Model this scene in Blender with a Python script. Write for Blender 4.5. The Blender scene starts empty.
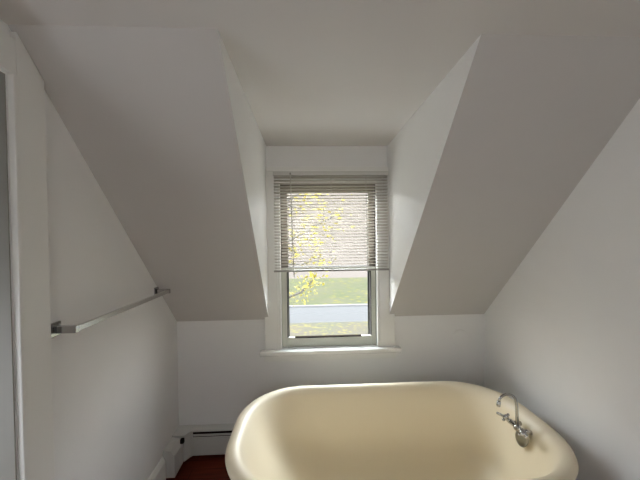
import bpy, bmesh, math, random
from mathutils import Vector, Matrix, noise
random.seed(7)
S = bpy.context.scene
C = S.collection

# ------------------------------------------------------------------ camera
YAW, PITCH, ROLL, FPX = 0.0461, -0.0162, -0.0119, 300.0
cy, sy, cp, sp = math.cos(YAW), math.sin(YAW), math.cos(PITCH), math.sin(PITCH)
fwd = Vector((sy*cp, cy*cp, sp)); r0 = Vector((cy, -sy, 0)); u0 = r0.cross(fwd)
rt = r0*math.cos(ROLL) + u0*math.sin(ROLL); up = -r0*math.sin(ROLL) + u0*math.cos(ROLL)
cam = bpy.data.objects.new('camera', bpy.data.cameras.new('camera')); C.objects.link(cam)
cam.matrix_world = Matrix(((rt.x, up.x, -fwd.x, 0), (rt.y, up.y, -fwd.y, 0), (rt.z, up.z, -fwd.z, 1.6), (0, 0, 0, 1)))
cam.data.sensor_width = 36; cam.data.lens = FPX/640*36; cam.data.clip_start = 0.02; cam.data.clip_end = 500
S.camera = cam

# ------------------------------------------------------------------ world and light
EXPOSURE = 0.0
W = bpy.data.worlds.new('overcast_sky'); S.world = W; W.use_nodes = True
wn, wl = W.node_tree.nodes, W.node_tree.links
wn.clear()
wo = wn.new('ShaderNodeOutputWorld'); wb = wn.new('ShaderNodeBackground'); wb.inputs['Strength'].default_value = 10.0
tc = wn.new('ShaderNodeTexCoord'); sep = wn.new('ShaderNodeSeparateXYZ'); cr = wn.new('ShaderNodeValToRGB')
cr.color_ramp.elements[0].position = 0.0; cr.color_ramp.elements[0].color = (1.0, 0.95, 0.93, 1)
cr.color_ramp.elements[1].position = 0.7; cr.color_ramp.elements[1].color = (0.86, 0.93, 1.0, 1)
wl.new(tc.outputs['Generated'], sep.inputs[0]); wl.new(sep.outputs['Z'], cr.inputs[0])
wl.new(cr.outputs[0], wb.inputs['Color']); wl.new(wb.outputs[0], wo.inputs[0])

def area(name, loc, target, sx, sy_, power, col):
    l = bpy.data.lights.new(name, 'AREA'); l.shape = 'RECTANGLE'; l.size = sx; l.size_y = sy_
    l.energy = power; l.color = col
    o = bpy.data.objects.new(name, l); C.objects.link(o); o.location = loc
    o.rotation_euler = (Vector(target)-Vector(loc)).to_track_quat('-Z', 'Y').to_euler()
    return o
# daylight entering by the dormer window; rear and hall lights are added fill
area('dormer_window_daylight', (-0.25, 3.95, 2.75), (0.17, 2.2, 1.0), 5.2, 1.5, 430, (0.88, 0.94, 1.0))
area('rear_fill_light', (-0.1, -1.68, 1.7), (0.1, 1.0, 1.35), 0.5, 0.6, 0.5, (1.0, 0.98, 0.93))
area('hall_fill_light', (-1.75, 0.5, 0.75), (1.35, 1.2, 0.35), 0.75, 1.0, 9.5, (0.93, 0.96, 1.0))

S.view_settings.view_transform = 'Standard'; S.view_settings.look = 'None'
S.view_settings.gamma = 1; S.view_settings.use_curve_mapping = False
S.view_settings.exposure = EXPOSURE
S.cycles.max_bounces = 12; S.cycles.diffuse_bounces = 8; S.cycles.transparent_max_bounces = 16
S.cycles.sample_clamp_indirect = 6

# ------------------------------------------------------------------ materials
def mat(name, col, rough=0.5, metal=0.0, bump=0.0, scale=20, var=0.0, coat=0.0, spec=0.5):
    m = bpy.data.materials.new(name); m.use_nodes = True
    n, l = m.node_tree.nodes, m.node_tree.links
    b = n['Principled BSDF']
    b.inputs['Base Color'].default_value = (*col, 1); b.inputs['Roughness'].default_value = rough
    b.inputs['Metallic'].default_value = metal; b.inputs['Coat Weight'].default_value = coat
    b.inputs['Coat Roughness'].default_value = 0.12
    b.inputs['Specular IOR Level'].default_value = spec
    t = n.new('ShaderNodeTexCoord'); z = n.new('ShaderNodeTexNoise')
    z.inputs['Scale'].default_value = scale; z.inputs['Detail'].default_value = 4
    l.new(t.outputs['Object'], z.inputs['Vector'])
    if var:
        mx = n.new('ShaderNodeMix'); mx.data_type = 'RGBA'
        mx.inputs['A'].default_value = (*[c*(1-var) for c in col], 1)
        mx.inputs['B'].default_value = (*[min(1, c*(1+var)) for c in col], 1)
        l.new(z.outputs['Fac'], mx.inputs['Factor']); l.new(mx.outputs['Result'], b.inputs['Base Color'])
    if bump:
        bp = n.new('ShaderNodeBump'); bp.inputs['Strength'].default_value = bump; bp.inputs['Distance'].default_value = 0.01
        l.new(z.outputs['Fac'], bp.inputs['Height']); l.new(bp.outputs[0], b.inputs['Normal'])
    return m

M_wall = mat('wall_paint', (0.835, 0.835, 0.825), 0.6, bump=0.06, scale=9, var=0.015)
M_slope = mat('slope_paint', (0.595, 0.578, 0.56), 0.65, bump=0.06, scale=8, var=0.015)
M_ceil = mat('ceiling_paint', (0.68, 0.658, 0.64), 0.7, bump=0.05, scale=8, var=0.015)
M_trim = mat('trim_paint', (0.83, 0.83, 0.80), 0.35, bump=0.03, scale=30)
M_door = mat('door_paint', (0.50, 0.50, 0.48), 0.4, bump=0.03, scale=20)
M_jamb = mat('jamb_darkened_paint', (0.27, 0.265, 0.24), 0.5)  # jamb darkened in colour to offset the hall light on it
M_sash = mat('sash_paint', (0.58, 0.59, 0.52), 0.45)
M_storm = mat('storm_frame_metal', (0.05, 0.048, 0.044), 0.6)
M_dark = mat('dark_gap', (0.02, 0.016, 0.014), 0.95, spec=0.0)
M_slat = mat('blind_slat', (0.56, 0.525, 0.48), 0.4)
M_rail = mat('blind_rail', (0.62, 0.61, 0.58), 0.4)
M_brail = mat('backlit_bottom_rail', (0.36, 0.35, 0.33), 0.4)  # darker than the headrail: its backlit shade is put into the colour
M_sill = mat('sill_gloss_paint', (0.86, 0.86, 0.84), 0.22, coat=0.8, spec=0.8)
M_lining = mat('dark_lining_grey', (0.09, 0.085, 0.08), 0.7, spec=0.1)  # near-black, so sky-lit sash edges and rail tops read shaded
M_usash = mat('backlit_sash', (0.24, 0.21, 0.17), 0.6, spec=0.2)  # sash in its backlit brown; shade put into the colour
M_cord = mat('blind_cord', (0.55, 0.54, 0.50), 0.7)
M_wand = mat('wand_plastic', (0.60, 0.59, 0.54), 0.25)
M_chrome = mat('chrome', (0.46, 0.46, 0.46), 0.08, metal=1.0)
M_brush = mat('brushed_chrome', (0.66, 0.66, 0.65), 0.22, metal=1.0)
M_plate = mat('dull_plated_metal', (0.30, 0.29, 0.25), 0.32, metal=1.0)
M_tub = mat('cream_enamel', (0.79, 0.70, 0.53), 0.42, var=0.02, scale=3, coat=0.08, spec=0.5)
M_tubout = mat('tub_outside_paint', (0.70, 0.66, 0.56), 0.45, bump=0.05, scale=40)
M_heat = mat('heater_enamel', (0.56, 0.56, 0.54), 0.4)
M_gutter = mat('fin_metal', (0.10, 0.10, 0.10), 0.6, metal=0.6)

# translucent vinyl slats
n = M_slat.node_tree.nodes; l = M_slat.node_tree.links
tr = n.new('ShaderNodeBsdfTranslucent'); tr.inputs[0].default_value = (0.9, 0.86, 0.80, 1)
mx = n.new('ShaderNodeMixShader'); mx.inputs[0].default_value = 0.06
l.new(n['Principled BSDF'].outputs[0], mx.inputs[1]); l.new(tr.outputs[0], mx.inputs[2])
l.new(mx.outputs[0], n['Material Output'].inputs[0])

def glass(name):
    m = bpy.data.materials.new(name); m.use_nodes = True
    n, l = m.node_tree.nodes, m.node_tree.links; n.clear()
    o = n.new('ShaderNodeOutputMaterial'); t = n.new('ShaderNodeBsdfTransparent'); g = n.new('ShaderNodeBsdfGlossy')
    g.inputs['Roughness'].default_value = 0.02; t.inputs[0].default_value = (0.97, 0.98, 0.97, 1)
    f = n.new('ShaderNodeFresnel'); f.inputs[0].default_value = 1.45
    x = n.new('ShaderNodeMixShader'); g2 = n.new('ShaderNodeNewGeometry'); inv = n.new('ShaderNodeMath'); inv.operation = 'SUBTRACT'; inv.inputs[0].default_value = 1.0; ml = n.new('ShaderNodeMath'); ml.operation = 'MULTIPLY'
    l.new(g2.outputs['Backfacing'], inv.inputs[1]); l.new(inv.outputs[0], ml.inputs[0]); l.new(f.outputs[0], ml.inputs[1]); l.new(ml.outputs[0], x.inputs[0]); l.new(t.outputs[0], x.inputs[1]); l.new(g.outputs[0], x.inputs[2])
    l.new(x.outputs[0], o.inputs[0]); return m
M_glass = glass('window_glass')

def wood_floor():
    m = bpy.data.materials.new('red_brown_boards'); m.use_nodes = True
    n, l = m.node_tree.nodes, m.node_tree.links; b = n['Principled BSDF']
    t = n.new('ShaderNodeTexCoord'); mp = n.new('ShaderNodeMapping'); mp.inputs['Scale'].default_value = (1, 12, 1)
    z = n.new('ShaderNodeTexNoise'); z.inputs['Scale'].default_value = 5; z.inputs['Detail'].default_value = 6
    l.new(t.outputs['Object'], mp.inputs[0]); l.new(mp.outputs[0], z.inputs['Vector'])
    r = n.new('ShaderNodeValToRGB'); r.color_ramp.elements[0].position = 0.3; r.color_ramp.elements[1].position = 0.75
    r.color_ramp.elements[0].color = (0.085, 0.011, 0.004, 1); r.color_ramp.elements[1].color = (0.17, 0.026, 0.008, 1)
    l.new(z.outputs['Fac'], r.inputs[0])
    br = n.new('ShaderNodeTexBrick'); br.inputs['Scale'].default_value = 1; br.inputs['Brick Width'].default_value = 1.6
    br.inputs['Row Height'].default_value = 0.083; br.inputs['Mortar Size'].default_value = 0.0015
    br.inputs['Color1'].default_value = (1, 1, 1, 1); br.inputs['Color2'].default_value = (0.8, 0.8, 0.8, 1); br.inputs['Mortar'].default_value = (0.15, 0.15, 0.15, 1)
    l.new(t.outputs['Object'], br.inputs['Vector'])
    mm = n.new('ShaderNodeMix'); mm.data_type = 'RGBA'; mm.blend_type = 'MULTIPLY'; mm.inputs['Factor'].default_value = 1
    l.new(r.outputs[0], mm.inputs['A']); l.new(br.outputs['Color'], mm.inputs['B']); l.new(mm.outputs['Result'], b.inputs['Base Color'])
    b.inputs['Roughness'].default_value = 0.5; b.inputs['Specular IOR Level'].default_value = 0.2
    return m
M_floor = wood_floor()

def litter(name, base, base2, fleck, amount, sc):
    m = bpy.data.materials.new(name); m.use_nodes = True
    n, l = m.node_tree.nodes, m.node_tree.links; b = n['Principled BSDF']; b.inputs['Roughness'].default_value = 0.9
    b.inputs['Specular IOR Level'].default_value = 0.1
    t = n.new('ShaderNodeTexCoord'); z = n.new('ShaderNodeTexNoise'); z.inputs['Scale'].default_value = 0.6; z.inputs['Detail'].default_value = 6
    v = n.new('ShaderNodeTexVoronoi'); v.inputs['Scale'].default_value = sc
    l.new(t.outputs['Object'], z.inputs['Vector']); l.new(t.outputs['Object'], v.inputs['Vector'])
    a = n.new('ShaderNodeMix'); a.data_type = 'RGBA'; a.inputs['A'].default_value = (*base, 1); a.inputs['B'].default_value = (*base2, 1)
    zr = n.new('ShaderNodeMapRange'); zr.inputs['From Min'].default_value = 0.35; zr.inputs['From Max'].default_value = 0.65
    l.new(z.outputs['Fac'], zr.inputs[0]); l.new(zr.outputs[0], a.inputs['Factor'])
    s2 = n.new('ShaderNodeSeparateColor'); l.new(v.outputs['Color'], s2.inputs[0])
    lt = n.new('ShaderNodeMath'); lt.operation = 'LESS_THAN'; lt.inputs[1].default_value = amount; l.new(s2.outputs[0], lt.inputs[0])
    c = n.new('ShaderNodeMix'); c.data_type = 'RGBA'; c.inputs['B'].default_value = (*fleck, 1)
    l.new(a.outputs['Result'], c.inputs['A']); l.new(lt.outputs[0], c.inputs['Factor']); l.new(c.outputs['Result'], b.inputs['Base Color'])
    return m
M_lawn = litter('lawn_with_leaves', (0.058, 0.064, 0.033), (0.070, 0.069, 0.042), (0.115, 0.105, 0.028), 0.07, 5)
M_near = litter('leaf_covered_verge', (0.069, 0.069, 0.051), (0.080, 0.069, 0.054), (0.125, 0.112, 0.045), 0.2, 8)
M_far = mat('brown_leaf_litter', (0.102, 0.087, 0.077), 0.95, var=0.12, scale=0.25, spec=0.1)
M_road = mat('asphalt', (0.051, 0.051, 0.053), 0.8, var=0.05, scale=2)
M_curb = mat('kerb_concrete', (0.122, 0.123, 0.127), 0.8)
M_bark = mat('bark', (0.068, 0.065, 0.062), 0.9, bump=0.5, scale=20, var=0.2)
M_leaf = mat('yellow_leaf', (0.216, 0.186, 0.024), 0.6, var=0.25, scale=3)

# ------------------------------------------------------------------ helpers
def obj(name, bm, m, parent=None, smooth=False, bevel=0.0, seg=2):
    me = bpy.data.meshes.new(name)
    bmesh.ops.recalc_face_normals(bm, faces=bm.faces)
    bm.to_mesh(me); bm.free()
    for k in (m if isinstance(m, (list, tuple)) else [m]): me.materials.append(k)
    if smooth:
        for p in me.polygons: p.use_smooth = True
    o = bpy.data.objects.new(name, me); C.objects.link(o)
    if parent:
        o.parent = parent; o.matrix_parent_inverse = Matrix.Translation(parent.location).inverted() if False else Matrix.Identity(4)
        if parent.type == 'EMPTY' and parent.location.length: o.location = -parent.location
    if bevel:
        b = o.modifiers.new('bevel', 'BEVEL'); b.width = bevel; b.segments = seg; b.limit_method = 'ANGLE'; b.angle_limit = 0.6
    return o
def thing(name, loc, label=None, cat=None, group=None, kind=None):
    o = bpy.data.objects.new(name, None); C.objects.link(o); o.location = loc; o.empty_display_size = 0.1
    tag(o, label, cat, group, kind); return o
def tag(o, label=None, cat=None, group=None, kind=None):
    if label: o['label'] = label
    if cat: o['category'] = cat
    if group: o['group'] = group
    if kind: o['kind'] = kind
    return o
def box(bm, x0, x1, y0, y1, z0, z1):
    v = [bm.verts.new((x, y, z)) for z in (z0, z1) for (x, y) in ((x0, y0), (x1, y0), (x1, y1), (x0, y1))]
    for f in ((0, 3, 2, 1), (4, 5, 6, 7), (0, 1, 5, 4), (1, 2, 6, 5), (2, 3, 7, 6), (3, 0, 4, 7)):
        bm.faces.new([v[i] for i in f])
    return v
def boxes(*bs):
    bm = bmesh.new()
    for b in bs: box(bm, *b)
    return bm
def prism_x(bm, prof, x0, x1):
    a = [bm.verts.new((x0, y, z)) for y, z in prof]; b = [bm.verts.new((x1, y, z)) for y, z in prof]
    n = len(prof); bm.faces.new(a); bm.faces.new(b[::-1])
    for i in range(n): bm.faces.new((a[i], a[(i+1) % n], b[(i+1) % n], b[i]))
def prism_y(bm, prof, y0, y1):
    a = [bm.verts.new((x, y0, z)) for x, z in prof]; b = [bm.verts.new((x, y1, z)) for x, z in prof]
    n = len(prof); bm.faces.new(a); bm.faces.new(b[::-1])
    for i in range(n): bm.faces.new((a[i], a[(i+1) % n], b[(i+1) % n], b[i]))
def tube(bm, pts, rad, seg=12, cap=True):
    pts = [Vector(p) for p in pts]; n = len(pts)
    rs = rad if isinstance(rad, (list, tuple)) else [rad]*n
    prev = None; rings = []
    for i, p in enumerate(pts):
        t = (pts[min(i+1, n-1)]-pts[max(i-1, 0)]).normalized()
        if prev is None:
            a = Vector((0, 0, 1)) if abs(t.z) < 0.9 else Vector((1, 0, 0)); u = t.cross(a).normalized()
        else:
            u = (prev - t*prev.dot(t)).normalized()
        prev = u; w = t.cross(u)
        rings.append([bm.verts.new(p+(u*math.cos(2*math.pi*k/seg)+w*math.sin(2*math.pi*k/seg))*rs[i]) for k in range(seg)])
    for a, b in zip(rings, rings[1:]):
        for k in range(seg): bm.faces.new((a[k], a[(k+1) % seg], b[(k+1) % seg], b[k]))
    if cap: bm.faces.new(rings[0][::-1]); bm.faces.new(rings[-1])
def lathe(bm, prof, origin, axis, seg=24):
    """prof: (radius, distance along axis)"""
    axis = Vector(axis).normalized(); o = Vector(origin)
    a = Vector((0, 0, 1)) if abs(axis.z) < 0.9 else Vector((1, 0, 0)); u = axis.cross(a).normalized(); w = axis.cross(u)
    rings = []
    for r, h in prof:
        r = max(r, 0.0002)
        rings.append([bm.verts.new(o+axis*h+(u*math.cos(2*math.pi*k/seg)+w*math.sin(2*math.pi*k/seg))*r) for k in range(seg)])
    for a, b in zip(rings, rings[1:]):
        for k in range(seg): bm.faces.new((a[k], a[(k+1) % seg], b[(k+1) % seg], b[k]))
    bm.faces.new(rings[0][::-1]); bm.faces.new(rings[-1])
def struct(name, bm, m, parent=None, **k):
    o = obj(name, bm, m, parent, **k)
    if parent is None: o['kind'] = 'structure'
    return o

# ------------------------------------------------------------------ room shell
XL, XR, D, YT, ZC, ZK = -0.95, 1.353, 2.226, 1.019, 2.29, 0.982
CL, CR, ZD, YB = -0.284, 0.614, 2.257, -1.6        # dormer cheeks, dormer ceiling height at the window, rear wall
T = 0.12
WX0, WX1, WZ0, WZ1 = -0.205, 0.54, 0.762, 1.995     # window opening

struct('floor', boxes((XL-T, XR+T, YB-T, D+T, -0.1, 0)), M_floor)
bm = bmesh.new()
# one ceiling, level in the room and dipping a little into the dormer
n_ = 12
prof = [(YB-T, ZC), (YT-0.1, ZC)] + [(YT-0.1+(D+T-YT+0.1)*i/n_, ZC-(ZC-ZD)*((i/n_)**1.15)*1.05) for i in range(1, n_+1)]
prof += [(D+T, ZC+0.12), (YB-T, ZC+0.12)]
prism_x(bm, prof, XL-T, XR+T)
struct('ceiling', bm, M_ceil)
# sloping walls either side of the dormer; their inner ends are the dormer cheeks
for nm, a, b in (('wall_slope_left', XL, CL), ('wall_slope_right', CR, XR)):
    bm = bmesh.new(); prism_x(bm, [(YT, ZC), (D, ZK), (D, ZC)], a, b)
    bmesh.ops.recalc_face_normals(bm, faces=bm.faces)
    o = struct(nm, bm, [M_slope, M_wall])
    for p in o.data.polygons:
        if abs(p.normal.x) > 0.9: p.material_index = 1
# kneewall and the wall around the dormer window
struct('wall_back', boxes((XL, WX0, D, D+T, 0, ZC), (WX1, XR, D, D+T, 0, ZC), (WX0, WX1, D, D+T, 0, WZ0), (WX0, WX1, D, D+T, WZ1, ZC)), M_wall)
# left wall with a door
DY0, DY1, DH = 0.20, 1.008, 2.125
struct('wall_left', boxes((XL-T, XL, YB, DY0, 0, ZC), (XL-T, XL, DY1, D+T, 0, ZC), (XL-T, XL, DY0, DY1, DH, ZC)), M_wall)
struct('wall_right', boxes((XR, XR+T, YB, D+T, 0, ZC)), M_wall)
RX0, RX1, RZ0, RZ1 = -0.40, 0.20, 1.35, 2.05
struct('wall_rear', boxes((XL-T, RX0, YB-T, YB, 0, ZC), (RX1, XR+T, YB-T, YB, 0, ZC), (RX0, RX1, YB-T, YB, 0, RZ0), (RX0, RX1, YB-T, YB, RZ1, ZC)), M_wall)
w2 = thing('window_2_added', (-0.1, YB-0.06, 0.9), kind='structure')  # unseen window added behind the camera to brighten the room
obj('window_frame', boxes((RX0, RX0+.04, YB-.09, YB-.04, RZ0, RZ1), (RX1-.04, RX1, YB-.09, YB-.04, RZ0, RZ1), (RX0+.04, RX1-.04, YB-.09, YB-.04, RZ0, RZ0+.05), (RX0+.04, RX1-.04, YB-.09, YB-.04, RZ1-.04, RZ1), (RX0+.04, RX1-.04, YB-.09, YB-.04, 1.48, 1.52)), M_trim, w2)

# unseen hall added to light the side walls, then door leaf and casing
struct('wall_hall_added', boxes((-2.14, -2.04, -.5, 2.0, 0, ZC), (-2.04, XL-T, -.5, -.4, 0, ZC), (-2.04, XL-T, 1.9, 2.0, 0, ZC)), M_wall)
struct('floor_hall_added', boxes((-2.14, XL-T, -.5, 2.0, -.1, 0)), M_floor)
struct('ceiling_hall_added', boxes((-2.14, XL-T, -.5, 2.0, ZC, ZC+.1)), M_ceil)
d1 = thing('door_1', (XL-0.03, 0.6, 0), kind='structure')
obj('door_jamb', boxes((XL-T, XL, DY1-.004, DY1+.0005, 0, DH), (XL-T, XL, DY0-.0005, DY0+.004, 0, DH), (XL-T, XL, DY0+.004, DY1-.004, DH-.004, DH)), M_jamb, d1)
obj('door_leaf', boxes((XL-T-.80, XL-T-.006, DY0-.06, DY0-.022, 0.008, DH-.01)), M_door, d1, bevel=.003)
bm = bmesh.new(); lathe(bm, [(.026, 0), (.026, .006), (.01, .01), (.01, .03), (.025, .04), (.028, .052), (.018, .064)], (XL-T-.74, DY0-.022, .95), (0, 1, 0))
obj('door_knob', bm, M_brush, d1, smooth=True)
def roofz(y): return ZC-(y-YT)*(ZC-ZK)/(D-YT)
# casing: plank trimmed to the roof slope at its head, with a bead along the door edge
bm = bmesh.new()
ya, yb = DY1+.004, 1.131
pr = [(ya+.014, 0.0), (yb, 0.0), (yb, roofz(yb)-.006), (YT+.012, roofz(YT+.012)-.006), (ya+.014, roofz(YT+.012)-.006)]
prism_x(bm, pr, XL, XL+.019)
box(bm, XL, XL+.022, ya, ya+.0138, 0, DH+.004)
box(bm, XL, XL+.019, DY0-.12, DY0-.004, 0, DH+.12)
box(bm, XL, XL+.019, DY0-.0038, ya+.0138, DH+.0042, DH+.12)
struct('trim_1', bm, M_trim, bevel=.004)
# left baseboard with a chamfered top
bm = bmesh.new(); prism_y(bm, [(XL, 0), (XL+.02, 0), (XL+.02, .145), (XL+.014, .158), (XL+.007, .172), (XL, .175)], yb, 1.968)
struct('baseboard_left', bm, M_trim)
bm = bmesh.new(); prism_y(bm, [(XR, 0), (XR-.02, 0), (XR-.02, .145), (XR-.014, .158), (XR-.007, .172), (XR, .175)], YB, D-.08)
struct('baseboard_right', bm, M_trim)

# ------------------------------------------------------------------ dormer window
w1 = thing('window_1', (0.17, D, WZ0), kind='structure')
CF = D-.022       # face of the casing
# flat casing; below the roof slope it runs on behind the slope's edge
bm = boxes((-.312, WX0-.004, CF, D, WZ0-.002, 2.095), (WX1+.004, .655, CF, D, WZ0-.002, 2.095), (WX0-.004, WX1+.004, CF, D, WZ1+.004, 2.095))
obj('casing', bm, M_trim, w1, bevel=.003)
bm = boxes((CL, CR, CF-.016, CF+.001, 2.062, 2.085), (CL, CR, CF-.008, CF+.001, 2.085, 2.1))
obj('head_moulding', bm, M_trim, w1, bevel=.004)
bm = boxes((WX0-.004, WX0+.016, D-.024, D+.018, WZ0, WZ1), (WX1-.016, WX1+.004, D-.024, D+.018, WZ0, WZ1), (WX0+.016, WX1-.016, D-.014, D+.018, WZ1-.016, WZ1+.004))
obj('stop_bead', bm, M_trim, w1, bevel=.003)
bm = boxes((WX0, WX0+.012, D+.018, D+T, WZ0, WZ1), (WX1-.012, WX1, D+.018, D+T, WZ0, WZ1), (WX0+.012, WX1-.012, D+.018, D+T, WZ1-.012, WZ1))
obj('jamb', bm, M_storm, w1)
# stool (sill board), apron
bm = boxes((-.348, .692, D-.062, D, WZ0-.036, WZ0-.002), (WX0, WX1, D, D+.03, WZ0-.036, WZ0-.002))
obj('sill', bm, M_sill, w1, bevel=.009, seg=4)
bm = boxes((-.318, .665, D-.02, D, .672, WZ0-.036))
obj('apron', bm, M_trim, w1, bevel=.003)
bm = boxes((WX0, WX1, D+.03, D+T+.06, WZ0-.05, WZ0-.004))
obj('outer_sill', bm, M_sash, w1)
sx0, sx1 = WX0+.016, WX1-.016
GX0, GX1 = -.148, .487
ls = obj('lower_sash', boxes((sx0, GX0, D+.022, D+.052, WZ0, 1.357), (GX1, sx1, D+.022, D+.052, WZ0, 1.357), (GX0, GX1, D+.022, D+.052, WZ0, .832), (GX0, GX1, D+.022, D+.052, 1.327, 1.357)), M_sash, w1, bevel=.004)
obj('stile_dark_lining', boxes((GX0-.001, GX0+.006, D+.0215, D+.0525, .834, 1.326), (GX1-.006, GX1+.001, D+.0215, D+.0525, .834, 1.326)), M_lining, ls)  # dark lining added over stile edges that the sky lights too strongly
obj('rail_dark_cap', boxes((GX0-.01, GX1+.01, D+.023, D+.055, 1.3572, 1.360), (GX0+.012, GX1-.012, D+.057, D+.085, 1.3602, 1.362)), M_lining, ls)  # dark caps added to dull the sky-lit rail tops
obj('dark_gap_strip', boxes((GX0+.055, GX1-.075, D+.020, D+.053, .828, .8335)), M_dark, ls)
obj('pane', boxes((GX0-.004, GX1+.004, D+.036, D+.039, .83, 1.33)), M_glass, ls)
us = obj('upper_sash', boxes((sx0, GX0+.01, D+.056, D+.086, 1.33, WZ1-.012), (GX1-.01, sx1, D+.056, D+.086, 1.33, WZ1-.012), (GX0+.01, GX1-.01, D+.056, D+.086, 1.33, 1.36), (GX0+.01, GX1-.01, D+.056, D+.086, 1.925, WZ1-.012)), M_usash, w1, bevel=.004)
obj('pane', boxes((GX0, GX1, D+.07, D+.073, 1.355, 1.93)), M_glass, us)
bm = boxes((GX0+.0, GX0+.012, D+.09, D+.1, WZ0, WZ1-.012), (GX1-.012, GX1, D+.09, D+.1, WZ0, WZ1-.012), (sx0-.004, sx0+.008, D+.09, D+.1, WZ0, WZ1-.012), (sx1-.008, sx1+.004, D+.09, D+.1, WZ0, WZ1-.012), (sx0+.008, GX0, D+.09, D+.1, WZ0, WZ1-.012), (GX1, sx1-.008, D+.09, D+.1, WZ0, WZ1-.012))
obj('storm_frame', bm, M_storm, w1)

# ------------------------------------------------------------------ venetian blind
BX0, BX1 = -.232, .602
BY = CF-.028
bl = thing('venetian_blind', (0.185, BY, 1.34), 'off-white venetian blind half lowered over the dormer window', 'blind')
obj('headrail', boxes((BX0, BX1, BY-.017, BY+.017, 2.028, 2.06)), M_rail, bl, bevel=.002)
obj('bottom_rail', boxes((BX0-.002, BX1+.002, BY-.014, BY+.014, 1.337, 1.350)), M_brail, bl, bevel=.003)
bm = bmesh.new(); N = 31; z0, z1 = 1.366, 2.017; TILT = math.radians(-17)
for i in range(N):
    z = z0+(z1-z0)*i/(N-1); prev = None
    for sgn in (0,):
        rows = []
        for k in range(5):
            s = (k/4-.5)*.0254; crown = .0010*(1-(2*(k/4)-1)**2)
            yy = BY+s*math.cos(TILT)-crown*math.sin(TILT); zz = z+s*math.sin(TILT)+crown*math.cos(TILT)
            rows.append([bm.verts.new((x, yy, zz+dz)) for x in (BX0+.004, BX1-.004) for dz in (0, -.0008)])
        for a, b in zip(rows, rows[1:]):
            bm.faces.new((a[0], b[0], b[2], a[2])); bm.faces.new((a[1], a[3], b[3], b[1]))
            bm.faces.new((a[0], a[1], b[1], b[0])); bm.faces.new((a[2], b[2], b[3], a[3]))
        bm.faces.new((rows[0][0], rows[0][2], rows[0][3], rows[0][1])); bm.faces.new((rows[-1][0], rows[-1][1], rows[-1][3], rows[-1][2]))
obj('slats', bm, M_slat, bl)
for x in (-.105, .185, .44):
    bm = bmesh.new()
    tube(bm, [(x, BY-.0145, 1.35), (x, BY-.0145, 2.03)], .0008, 6); tube(bm, [(x, BY+.0145, 1.35), (x, BY+.0145, 2.03)], .0008, 6)
    for i in range(N):
        z = z0+(z1-z0)*i/(N-1)-.003; tube(bm, [(x, BY-.0145, z+.003), (x, BY+.0145, z-.005)], .0005, 4)
    obj('ladder_cord', bm, M_cord, bl)
for x in (.185, .44):
    obj('cord_clip', boxes((x-.008, x+.008, BY-.0165, BY-.012, 1.336, 1.352)), M_slat, bl, bevel=.001)
bm = bmesh.new(); tube(bm, [(-.108, BY-.026, 2.04), (-.106, BY-.03, 2.0), (-.092, BY-.026, 1.40), (-.088, BY-.024, 1.30)], [.003, .0035, .0035, .004], 8)
wd = obj('tilt_wand', bm, M_wand, bl, smooth=True)
bm = bmesh.new(); tube(bm, [(-.108, BY-.017, 2.045), (-.108, BY-.028, 2.043), (-.108, BY-.028, 2.034)], .0035, 8)
obj('wand_hook', bm, M_dark, wd)

# ------------------------------------------------------------------ towel bar
tb = thing('towel_bar', (XL, 1.56, 1.25), 'square chrome towel bar fixed to the left wall', 'towel bar')
TZ, Y1, Y2, TX = 1.258, 1.165, 1.93, XL+.078
for y in (Y1, Y2):
    pst = obj('mounting_post', boxes((XL+.008, TX+.009, y-.010, y+.010, TZ-.0135, TZ+.0135)), M_chrome, tb, bevel=.002)
    bm = boxes((XL, XL+.008, y-.026, y+.026, TZ-.027, TZ+.027)); obj('wall_plate', bm, M_chrome, pst, bevel=.003)
obj('bar', boxes((TX-.008, TX+.008, Y1+.010, Y2-.010, TZ-.010, TZ+.010)), M_brush, tb, bevel=.0015)

# ------------------------------------------------------------------ baseboard heater
ht = thing('baseboard_heater', (0.2, D-.03, 0), 'grey-white baseboard heater along the foot of the back wall', 'heater')
hx0, hx1 = XL+.118, XR-.002
def hp(prof, x0=hx0, x1=hx1):
    bm = bmesh.new(); prism_x(bm, [(D-a, z) for a, z in prof], x0, x1); return bm
obj('back_plate', hp([(.001, .030), (.006, .030), (.006, .209), (.056, .209), (.062, .207), (.062, .204), (.066, .204), (.066, .209), (.060, .215), (.001, .215)]), M_heat, ht)
obj('damper', hp([(.057, .171), (.063, .170), (.066, .183), (.061, .185)]), M_heat, ht)
obj('front_panel', hp([(.060, .038), (.066, .034), (.066, .160), (.060, .164)]), M_heat, ht)
bm = bmesh.new()
box(bm, hx0+.002, hx1-.002, D-.054, D-.0065, .06, .208)
obj('dark_element_block', bm, M_dark, ht)  # heating element as a near-black block, so the slot reads shaded
for x in (XL+.04, .35, XR-.15): obj('support_bracket', boxes((x-.012, x+.012, D-.05, D-.007, 0, .062)), M_heat, ht)
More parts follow.
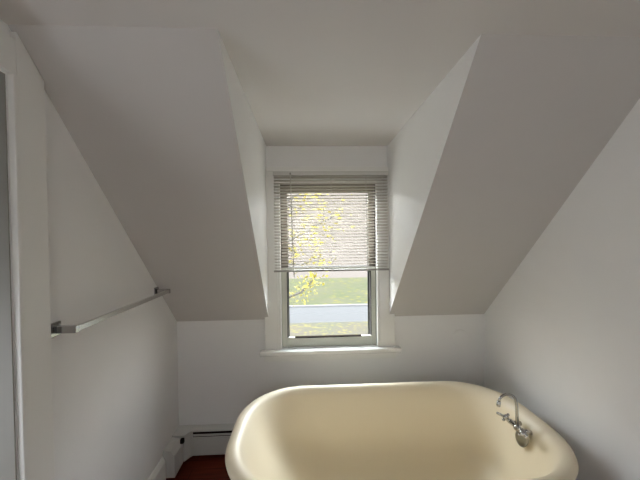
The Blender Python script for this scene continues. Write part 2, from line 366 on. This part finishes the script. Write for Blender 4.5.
# corner cover, then the short return along the left wall with a sloped shoulder
bm = bmesh.new()
cx1 = XL+.120
foot = [(XL+.001, D-.001), (cx1, D-.001), (cx1, D-.071), (cx1-.010, D-.080), (XL+.085, D-.120), (XL+.001, D-.120)]
bot = [bm.verts.new((x, y, .034)) for x, y in foot]; top = [bm.verts.new((x, y, .218)) for x, y in foot]
bm.faces.new(bot[::-1]); bm.faces.new(top)
for i in range(6): bm.faces.new((bot[i], bot[(i+1) % 6], top[(i+1) % 6], top[i]))
cc = obj('corner_cover', bm, M_heat, ht, bevel=.002)
bm = bmesh.new()
box(bm, XL+.066, XL+.090, D-.146, D-.122, .176, .206)
obj('valve_cap', bm, M_dark, cc, bevel=.003)
bm = bmesh.new(); prism_y(bm, [(XL+.001, .030), (XL+.076, .030), (XL+.076, .168), (XL+.05, .203), (XL+.001, .212)], 1.972, D-.121)
obj('end_cover', bm, M_heat, ht, bevel=.002)

# ------------------------------------------------------------------ painted round cover on the kneewall
bm = bmesh.new(); lathe(bm, [(.062, 0), (.062, .003), (.058, .006), (.0, .0065)], (1.165, D, .805), (0, -1, 0), 40)
tag(obj('round_wall_cover', bm, M_wall, smooth=False), 'round painted-over cover plate on the low wall right of the window', 'wall cover')

# ------------------------------------------------------------------ clawfoot tub
tub = thing('clawfoot_bathtub', (.42, 1.52, 0), 'cream enamel clawfoot bathtub with rolled rim below the window', 'bathtub')
OX0, OX1, OY0, OY1, RZ = -.392, 1.238, 1.10, 1.962, .62
def ring(iL, iR, iS, z, K=24, R=.37, lift=0):
    x0, x1, y0, y1 = OX0+iL, OX1-iR, OY0+iS, OY1-iS
    hw = (y1-y0)/2; r = max(.02, min(R-(iL+iS)*.35, hw*.985)); rr = max(.02, min(R*.98-(iR+iS)*.35, hw*.985))
    pts = []
    for cx_, cy_, a0, q in ((x1-rr, y1-rr, 0, rr), (x0+r, y1-r, 90, r), (x0+r, y0+r, 180, r), (x1-rr, y0+rr, 270, rr)):
        for k in range(K):
            a = math.radians(a0+90*k/(K-1)); e = .93
            c_, s_ = math.cos(a), math.sin(a)
            pts.append((cx_+q*math.copysign(abs(c_)**e, c_), cy_+q*math.copysign(abs(s_)**e, s_), z))
    return pts
def loft(rings, cap0=False, cap1=False):
    bm = bmesh.new(); R_ = [[bm.verts.new(p) for p in r] for r in rings]
    n = len(R_[0])
    for a, b in zip(R_, R_[1:]):
        for k in range(n): bm.faces.new((a[k], a[(k+1) % n], b[(k+1) % n], b[k]))
    if cap0: bm.faces.new(R_[0])
    if cap1: bm.faces.new(R_[-1])
    return bm
rim = [(.030, .030, .030, .572), (.014, .014, .014, .574), (.003, .003, .003, .584), (0, 0, 0, .597), (.005, .005, .005, .610), (.018, .018, .018, .619), (.034, .034, .032, .620), (.052, .050, .046, .614), (.068, .064, .056, .600)]
inner = [(.085, .078, .064, .575), (.112, .090, .070, .53), (.145, .103, .077, .47), (.19, .118, .086, .40), (.245, .138, .098, .33), (.31, .165, .118, .265), (.37, .20, .15, .222), (.44, .26, .20, .198), (.52, .34, .27, .190), (.60, .45, .36, .187)]
bm = loft([ring(*q) for q in rim+inner], cap1=True)
obj('basin', bm, M_tub, tub, smooth=True)
outer = [(.030, .030, .030, .575), (.045, .040, .040, .56), (.075, .055, .048, .50), (.12, .075, .058, .42), (.18, .10, .072, .33), (.25, .135, .095, .25), (.32, .18, .135, .19), (.40, .25, .20, .160), (.50, .34, .28, .150)]
obj('outer_shell', loft([ring(*q) for q in outer], cap1=True), M_tubout, tub, smooth=True)
for x in (.08, .86):
    for y, s in ((1.30, -1), (1.75, 1)):
        bm = bmesh.new()
        tube(bm, [(x, y-s*.01, .150), (x, y+s*.055, .150), (x, y+s*.075, .12), (x, y+s*.06, .07), (x, y+s*.075, .04)], [.030, .034, .024, .018, .020], 12)
        bmesh.ops.create_uvsphere(bm, u_segments=14, v_segments=10, radius=.032, matrix=Matrix.Translation((x, y+s*.08, .032)))
        for dx in (-.018, 0, .018):
            tube(bm, [(x+dx*.6, y+s*.07, .06), (x+dx, y+s*.10, .052), (x+dx*1.1, y+s*.114, .025)], [.008, .009, .004], 8)
        obj('foot', bm, M_chrome, tub, smooth=True)

# ------------------------------------------------------------------ faucet on the tub's foot end
fy, fz, fx = 1.51, .578, 1.095
fc = thing('bath_faucet', (fx, fy, fz), 'chrome gooseneck bath faucet mounted inside the right end of the tub', 'faucet')
bm = bmesh.new()
lathe(bm, [(.010, -.056), (.0145, -.052), (.013, -.040), (.0125, -.015), (.017, -.006), (.018, .006), (.0125, .015), (.013, .040), (.0145, .052), (.010, .056)], (fx, fy, fz), (0, 1, 0))
for s in (-1, 1): tube(bm, [(fx, fy+s*.038, fz), (fx+.045, fy+s*.038, fz-.004)], [.011, .012], 12)
obj('valve_body', bm, M_chrome, fc, smooth=True)
bm = bmesh.new()
pts = [(fx, fy, fz+.01), (fx-.001, fy, fz+.06), (fx-.003, fy, fz+.115), (fx-.008, fy, fz+.142)]
for k in range(1, 9):
    a = math.radians(180*k/9); pts.append((fx-.052+.044*math.cos(a), fy+.002, fz+.142+.034*math.sin(a)))
pts.append((fx-.097, fy+.003, fz+.136))
tube(bm, pts, [.0095, .0075, .0068, .0065]+[.0062]*8+[.0062], 14)
sp_ = obj('spout', bm, M_chrome, fc, smooth=True)
bm = bmesh.new(); lathe(bm, [(.007, 0), (.0095, -.002), (.0100, -.022), (.0085, -.028), (.005, -.029)], (fx-.097, fy+.003, fz+.142), (.12, 0, 1))
obj('spout_tip', bm, M_chrome, sp_, smooth=True)
for s, ang in ((-1, 20), (1, -25)):
    y = fy+s*.052
    bm = bmesh.new()
    ax = Vector((-.55, s*.55, .62)).normalized(); c0 = Vector((fx-.004, y, fz))
    lathe(bm, [(.011, 0), (.012, .006), (.010, .012), (.0155, .018), (.0175, .024), (.0155, .031), (.008, .036)], c0, ax)
    q1 = ax.cross(Vector((0, 0, 1))).normalized(); q2 = ax.cross(q1)
    for k in range(4):
        a = math.radians(45+90*k); d_ = q1*math.cos(a)+q2*math.sin(a); c1 = c0+ax*.024
        tube(bm, [c1, c1+d_*.014, c1+d_*.021, c1+d_*.026], [.006, .0055, .008, .004], 10)
    hd = obj('handle', bm, M_chrome, fc, smooth=True)
    tip = c0+ax*.024
    bm = bmesh.new()
    if s > 0: e = Vector((-.85, .10, .42)).normalized(); L = .052
    else: e = Vector((.25, -.75, -.15)).normalized(); L = .026
    tube(bm, [tip, tip+e*L*.3, tip+e*L*.7, tip+e*L], [.0085, .0065, .008, .006], 10)
    obj('lever', bm, M_chrome, hd, smooth=True)
bm = bmesh.new()
wn_ = Vector((-.955, 0, .30)).normalized()
lathe(bm, [(.044, 0), (.045, .003), (.041, .007), (.02, .0095), (.0, .010)], (1.127, 1.515, .522)-wn_*0 if False else Vector((1.126, 1.515, .520)), wn_, 36)
tag(obj('overflow_plate', bm, M_plate, smooth=True), 'round metal overflow plate on the tub wall just below the faucet', 'overflow plate')

# ------------------------------------------------------------------ outside
GZ = -3.0
def slab(name, x0, x1, y0, y1, m, z=GZ, th=.3): return struct(name, boxes((x0, x1, y0, y1, z-th, z)), m)
slab('ground_verge', -40, 40, 3.0, 15.7, M_near)
slab('road', -60, 60, 15.7, 19.2, M_road, GZ-.01)
slab('kerb', -60, 60, 19.2, 19.45, M_curb, GZ+.07, .37)
slab('ground_lawn', -60, 60, 19.45, 32, M_lawn)
bm = bmesh.new(); prism_x(bm, [(32, GZ), (42, GZ+.5), (55, GZ+4.5), (75, GZ+13), (100, GZ+25), (100, GZ-.4), (32, GZ-.4)], -80, 80)
struct('ground_bank', bm, M_far)

# yellow-leaved tree between the house and the road
tr_ = thing('autumn_tree', (-2.9, 10.4, GZ), 'autumn tree with yellow leaves outside the dormer window', 'tree')
bm = bmesh.new()
tube(bm, [(-2.9, 10.4, GZ-.05), (-2.8, 10.4, GZ+1.5), (-2.75, 10.3, GZ+3.2), (-2.5, 10.3, GZ+5.2), (-2.3, 10.4, GZ+7.5)], [.24, .19, .16, .11, .05], 12)
ends = []
def branch(pts, r):
    tube(bm, pts, [r*(1-.75*i/(len(pts)-1)) for i in range(len(pts))], 8); ends.extend([(pts[i], pts[i+1]) for i in range(len(pts)//2, len(pts)-1)])
branch([(-2.8, 10.4, -1.3), (-2.0, 10.2, -.95), (-1.2, 10.0, -.60), (-.62, 10.0, -.46), (-.2, 10.0, -.30), (.10, 10.0, -.02), (.2, 10.0, .12)], .065)
branch([(-2.75, 10.3, .3), (-1.8, 10.1, .9), (-.8, 10.0, 1.3), (.3, 10.0, 1.9), (.9, 10.1, 2.2)], .08)
branch([(-2.6, 10.3, 1.3), (-1.8, 10.3, 2.1), (-.8, 10.4, 2.7), (.2, 10.5, 3.3)], .08)
branch([(-1.8, 10.1, .9), (-1.0, 9.9, .7), (-.2, 9.8, .65), (.5, 9.9, .8)], .035)
branch([(-.8, 10.0, 1.3), (-.3, 10.2, 1.0), (.3, 10.3, 1.05)], .025)
branch([(-.8, 10.4, 2.7), (-.2, 10.2, 2.5), (.7, 10.1, 2.75)], .03)
branch([(-2.6, 10.3, 2.0), (-3.4, 10.4, 2.8), (-4.3, 10.4, 3.4)], .08)
branch([(-2.7, 10.3, 1.0), (-3.6, 10.1, 1.5), (-4.5, 10.0, 1.9)], .07)
obj('trunk', bm, M_bark, tr_, smooth=True)
bm = bmesh.new()
def leaf(c, s):
    u = Vector((random.gauss(0, 1), random.gauss(0, 1), random.gauss(0, .6))).normalized(); w = u.cross(Vector((random.gauss(0, 1), random.gauss(0, 1), random.gauss(0, 1)))).normalized()
    q = [c-u*s, c-w*s*.55, c+u*s, c+w*s*.55]
    bm.faces.new([bm.verts.new(p) for p in q])
for a, b in ends:
    a, b = Vector(a), Vector(b)
    low = a.z < .3
    for k in range(60 if low else 70):
        t = random.random(); sp2 = .18 if low else .36
        leaf(a.lerp(b, t)+Vector((random.gauss(0, sp2), random.gauss(0, sp2), random.gauss(0, sp2))), random.uniform(.03, .06)*(1.0 if low else 1.9))
lf = obj('foliage', bm, M_leaf, tr_); lf['kind'] = 'stuff'
